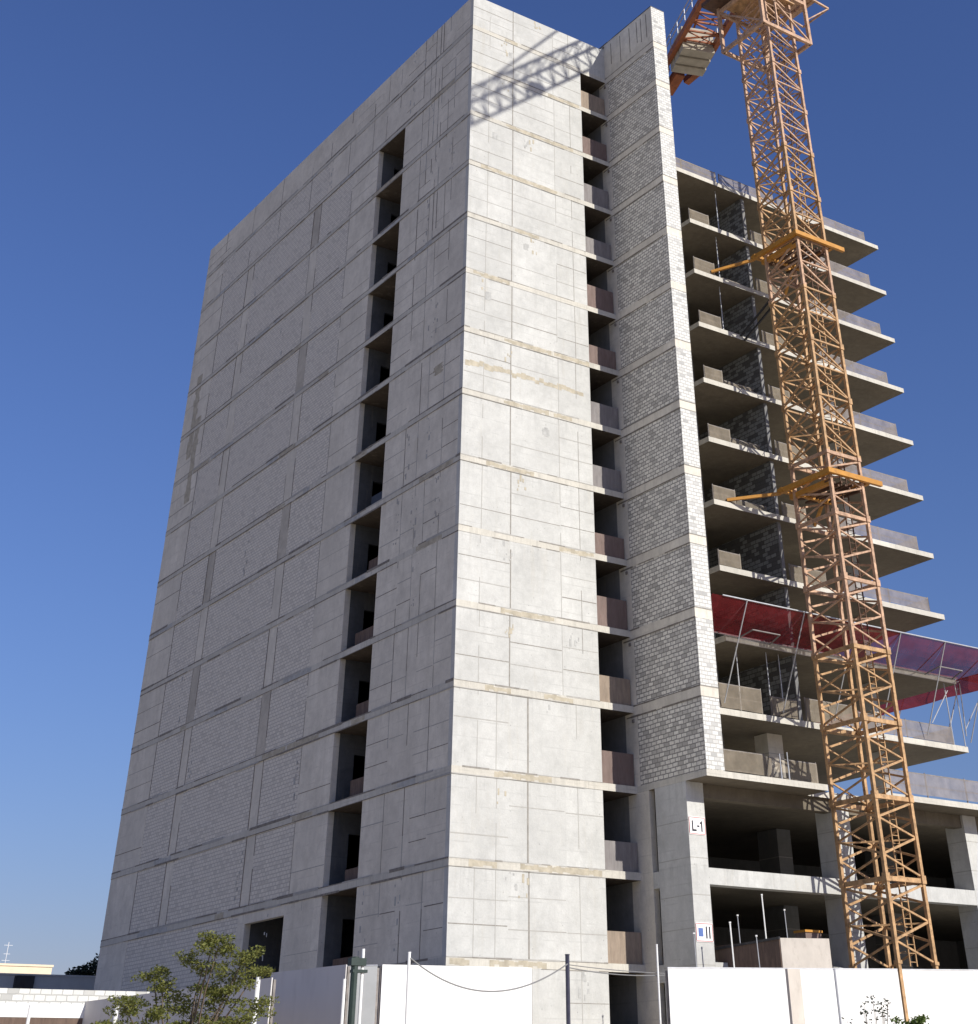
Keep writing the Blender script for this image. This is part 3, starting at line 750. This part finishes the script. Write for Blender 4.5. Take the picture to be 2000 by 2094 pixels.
A = MB(); A.bar((24.2,131,15.1),(24.2,131,17.2), .03)
A.build('mast', 'galv', an)
A = MB()
for z, l in ((17.2, 1.2), (16.4, .9), (15.8, 1.1)): A.bar((24.2-l*.4,131,z-.3),(24.2+l*.4,131,z-.3), .02)
A.build('arms', 'galv', an)

# posts, wires
def pole(name, x, y, z0, z1, r, mat, label, cat='post', group='thin posts along the hoarding', cap=None):
    t = thing(name, (x, y, z0), label, cat, group)
    MB().bar((0,0,0), (0,0,z1-z0), r, n=8).build('shaft', mat, t, (0,0,0))
    MB().bar((0,0,z1-z0), (0,0,z1-z0+.03), r*1.15, n=8).build('cap', cap or mat, t, (0,0,0))
    return t
pole('fence_post', -4.7, -5.3, 2.95, 5.73, .05, 'whitep', 'thin pale post whose top rises above the white hoarding by the tower corner')
pole('fence_post', 1.2, -6.0, 2.95, 5.80, .075, 'purple', 'dark blue steel post carrying the sagging wire before the sunlit wall')
pole('fence_post', 5.03, -6.2, 2.95, 6.2, .035, 'whitep', 'thin white pole in front of the fin columns')
t = pole('fence_post', -7.25, -6.3, 2.95, 5.45, .11, 'post', 'thick dark green post between the shaded and the sunlit hoardings')
MB().bar((.28,0,0),(.28,0,2.75), .05, n=8).bar((-.32,0,0),(-.32,0,1.95), .05, n=8).build('side_pipe', 'whitep', t, (0,0,0))
MB().box(-.18,.35,-.12,.12,2.3,2.5).box(-.1,.42,-.1,.1,2.12,2.2).build('clamp', 'post', t, (0,0,0))
pole('fence_post', -10.35, -6.0, 2.95, 5.05, .07, 'whitep', 'white post beside the small tree at lower left')
pole('fence_post', -13.0, 6.5, 2.95, 4.75, .06, 'whitep', 'left white post in front of the whitewashed block wall')
pole('fence_post', -11.2, 3.0, 2.95, 4.60, .07, 'whitep', 'right short white post in front of the whitewashed block wall')
def wire(pts, label, r=.018):
    P = []; p = [Vector(q) for q in pts]
    for i in range(25):
        u = i/24; a = (1-u)*(1-u)*p[0]+2*u*(1-u)*p[1]+u*u*p[2]; P.append(a)
    tag(MB().poly(P, r, n=5).build('wire', 'wire'), label, 'cable', 'wires strung between the posts')
wire(((-4.68,-5.36,5.59), (-2.1,-6.0,3.86), (1.2,-6.05,5.56)), 'sagging grey wire hanging across the white hoarding', .022)
wire(((1.2,-6.02,5.45), (3.3,-6.1,5.20), (5.5,-6.1,5.33)), 'lower nearly straight wire right of the dark blue post', .018)
wire(((1.2,-6.02,5.53), (3.3,-6.1,5.38), (5.5,-6.1,5.38)), 'upper nearly straight wire right of the dark blue post', .014)
# post strips in front of hoarding 2
o = MB().box(0, .56, 0, .12, 0, 2.27).build('timber_post', 'plyl', None, (5.45, -12.4, 2.85)); tag(o, 'broad pale timber post standing in front of the white hoarding', 'post')
pole('fence_post', 7.45, -12.55, 2.85, 5.13, .045, 'galv', 'slim grey post right of the pale timber post', group=None)

# plywood enclosure behind hoarding; side coloured dark for shade, front pale for sun
E_ = thing('plywood_enclosure', (11.2, -6, 2.95), 'plywood enclosure with a shaded brown side and a sunlit pale front panel behind the white hoarding', 'enclosure')
MB().prism([(10.6,1.0),(11.24,-6),(11.28,-6),(10.66,1.0)], 2.95, 6.63).build('side_panel', 'plyd', E_)
MB().prism([(11.29,-6.02),(13.3,-6.62),(13.31,-6.58),(11.3,-5.98)], 2.95, 6.66).build('front_panel', 'plyl', E_)
MB().bar((10.6,1.0,6.4),(11.24,-6.03,6.66), .04).build('top_batten', 'dark', E_)
for i, (x, y, z0, z1, lab) in enumerate(((8.4,-4.4,5.3,6.8,'thin white stake before the lettered column, leftmost of the stakes'), (10.1,-4.6,5.5,7.2,'bent white stake beside the lower sign'), (10.5,-5.6,5.5,6.7,'short white stake in front of the brown plywood side'), (11.6,-3.4,6.0,7.6,'white stake behind the plywood enclosure, left one'), (13.2,-3.2,6.0,8.4,'tall white stake hanging in the dark bay above the pale panel'), (14.2,-3.4,6.0,7.9,'thin grey stake right of the pale panel'))):
    t = thing('stake', (x, y, z0), lab, 'stake', 'thin stakes about the plywood enclosure')
    MB().bar((0,0,0), (-.05,0,z1-z0), .03 if i in (1,4) else .02, n=5).build('rod', 'whitep' if i in (1, 4) else 'galv', t, (0,0,0))
    MB().bar((-.05,0,z1-z0), (-.05,0,z1-z0+.05), .045, n=5).build('cap', 'whitep', t, (0,0,0))

# signs on the column
def sign(z0, z1, label):
    t = thing('column_sign', (9.44, -3.245, z0), label, 'sign', 'boards fixed to the corner column')
    h = z1-z0; MB().box(.0,.86,-.02,0,0,h).build('board', 'signw', t, (0,0,0))
    m = MB(); m.box(.02,.84,-.024,-.02,h-.045,h-.02); m.box(.02,.84,-.024,-.02,.02,.045); m.box(.0,.03,-.024,-.02,.05,h-.05); m.box(.83,.86,-.024,-.02,.05,h-.05)
    m.build('border', 'signr', t, (0,0,0)); return t
t = sign(10.35, 11.0, 'white sign with red border reading L-1 on the corner column')
MB().box(.14,.21,-.025,-.02,.12,.50).box(.21,.38,-.025,-.02,.12,.19).box(.42,.54,-.025,-.02,.28,.34).box(.63,.70,-.025,-.02,.12,.50).box(.57,.63,-.025,-.02,.40,.46).build('lettering', 'signk', t, (0,0,0))
t = sign(6.68, 7.32, 'white sign with a blue square and two black strokes low on the corner column')
MB().box(.12,.36,-.025,-.02,.18,.46).build('blue_square', 'signb', t, (0,0,0))
MB().box(.50,.57,-.025,-.02,.12,.52).box(.66,.73,-.025,-.02,.12,.52).build('lettering', 'signk', t, (0,0,0))

# stuff stored in the podium: timber stack and bin
o = MB().box(15.6,16.5,-3.0,-2.4,6.16,7.25).box(15.55,16.55,-3.05,-2.35,7.25,7.33,1).box(15.8,16.1,-3.01,-3.0,6.3,6.8,2).build('tool_box', ['ply3','yellow','post']); tag(o, 'brown site box with an orange lid between two podium columns', 'box')

# ------------------------------------------------------------------ trees
def leaf_blob(m, c, rx, ry, rz, n, s0, s1, flat=.5):
    for _ in range(n):
        while True:
            p = Vector((rnd.uniform(-1,1), rnd.uniform(-1,1), rnd.uniform(-1,1)))
            if .15 < p.length < 1: break
        q = c+Vector((p.x*rx, p.y*ry, p.z*rz)); s = rnd.uniform(s0, s1)
        a = Vector((rnd.gauss(0,1), rnd.gauss(0,1), rnd.gauss(0,flat))).normalized(); b = a.cross(Vector((rnd.gauss(0,1), rnd.gauss(0,1), rnd.gauss(0,1)))).normalized()
        m.quad(q, q+a*s*.5+b*s*.22, q+a*s, q+a*s*.5-b*s*.22)
def limb(m, a, b, r0, r1, n=6, wob=.05):
    a = Vector(a); b = Vector(b); k = 4; pts = [a.lerp(b, i/k)+(Vector((rnd.uniform(-wob,wob), rnd.uniform(-wob,wob), 0)) if 0 < i < k else Vector()) for i in range(k+1)]
    i0 = len(m.v); d = (b-a).normalized(); h = Vector((0,0,1)) if abs(d.z) < .9 else Vector((1,0,0)); x = d.cross(h).normalized(); y = x.cross(d)
    for i, p in enumerate(pts):
        r = r0+(r1-r0)*i/k
        for j in range(n): t = 2*math.pi*j/n; m.v.append(tuple(p+x*math.cos(t)*r+y*math.sin(t)*r))
    for i in range(k):
        for j in range(n): m.f.append((i0+i*n+j, i0+(i+1)*n+j, i0+(i+1)*n+(j+1)%n, i0+i*n+(j+1)%n)); m.m.append(0)
rr = Vector((.806, -.592, 0)); ff = Vector((.592, .806, 0))
TC = Vector((-20.05, -23.5, 3.5)); px = .0098
tr = thing('small_tree', (-20.0, -23.4, 0), 'sparse olive green young tree in front of the shaded hoarding at lower left', 'tree')
root = Vector((-20.1, -23.4, 0)); tm = MB(); crotch = root+Vector((.05,0,1.5)); limb(tm, root-Vector((0,0,.1)), crotch, .11, .07)
cr = MB()
lobes = [(430,1822,50,16),(470,1838,35,14),(400,1850,55,18),(455,1868,48,18),(300,1862,26,9),(325,1880,22,8),(390,1890,55,18),(440,1905,50,18),(330,1905,45,14),(500,1918,35,12),(265,1912,38,10),(300,1930,55,13),(235,1945,32,11),(370,1935,60,17),(430,1945,60,18),(480,1935,40,14),(520,1950,22,8),(330,1965,100,22),(440,1985,90,25),(380,2010,110,35),(300,2000,60,25),(415,1812,25,8),(485,1862,25,10)]
for (X, Y_, rx, rz) in lobes:
    c = TC+rr*((X-370)*px)+Vector((0,0,-(Y_-1880)*px*.98))+ff*rnd.uniform(-.5,.5)
    limb(tm, crotch+Vector((0,0,rnd.uniform(-.3,.5))), c, .032, .008, 5, .06)
    for _ in range(int(4+rx/9)):
        cc = c+rr*rnd.uniform(-rx,rx)*px*.8+Vector((0,0,rnd.uniform(-rz,rz)*px*.9))+ff*rnd.uniform(-.3,.3)
        leaf_blob(cr, cc, .18, .18, .07, 100, .03, .08, .45)
tm.build('trunk', 'bark', tr); cr.build('crown', 'leafa', tr)
# dark far tree
ft = thing('dark_tree', (9.5, 65, 2.9), 'dark distant tree beside the left foot of the tower', 'tree')
tm = MB(); limb(tm, (9.9,65,2.9), (9.9,65,7.5), .35, .2); cr = MB()
for c, r in (((11.1,65,10.6),.9),((10.3,65,10.1),.8),((9.6,65.3,9.9),.7),((8.9,65,9.7),.5),((10.6,65,8.9),1.4),((9.4,65,8.8),1.2),((8.1,65,9.3),.5),((11.8,65,11.4),.9),((12.4,65.5,10),1.8)):
    limb(tm, (9.9,65,7), c, .1, .03); leaf_blob(cr, Vector(c), r, r, r*.7, 420, .18, .36)
tm.build('trunk', 'bark', ft); cr.build('crown', 'leafd', ft)
# sprig and bush at lower right, near
def sprig(x, y, ztop, sp, n, mat, label, kind):
    t = thing(kind, (x, y, hgt(x, y)), label, 'plant'); st = MB(); lv = MB(); z0 = hgt(x, y); b = Vector((x, y, z0))
    for _ in range(n):
        e = Vector((x, y, ztop))+rr*rnd.uniform(-sp, sp)+ff*rnd.uniform(-.2, .2)+Vector((0,0,-rnd.uniform(0, .35)))
        limb(st, b, e, .012, .004, 4, .05); leaf_blob(lv, e, .12, .12, .05, 9 if mat == 'leafd' else 60, .05, .09, .4)
    st.build('stems', 'bark', t); lv.build('leaves', mat, t)
sprig(-7.95, -28.85, 3.22, .28, 16, 'leafd', 'thin leggy sprig in front of the white hoarding at lower right', 'sprig')
sprig(-7.30, -29.2, 2.95, .30, 22, 'leafg', 'low bright green bush at the foot of the crane mast', 'bush')
sprig(-8.35, -28.6, 2.88, .12, 5, 'leafd', 'tiny leaf tip at the bottom edge left of the leggy sprig', 'sprig')
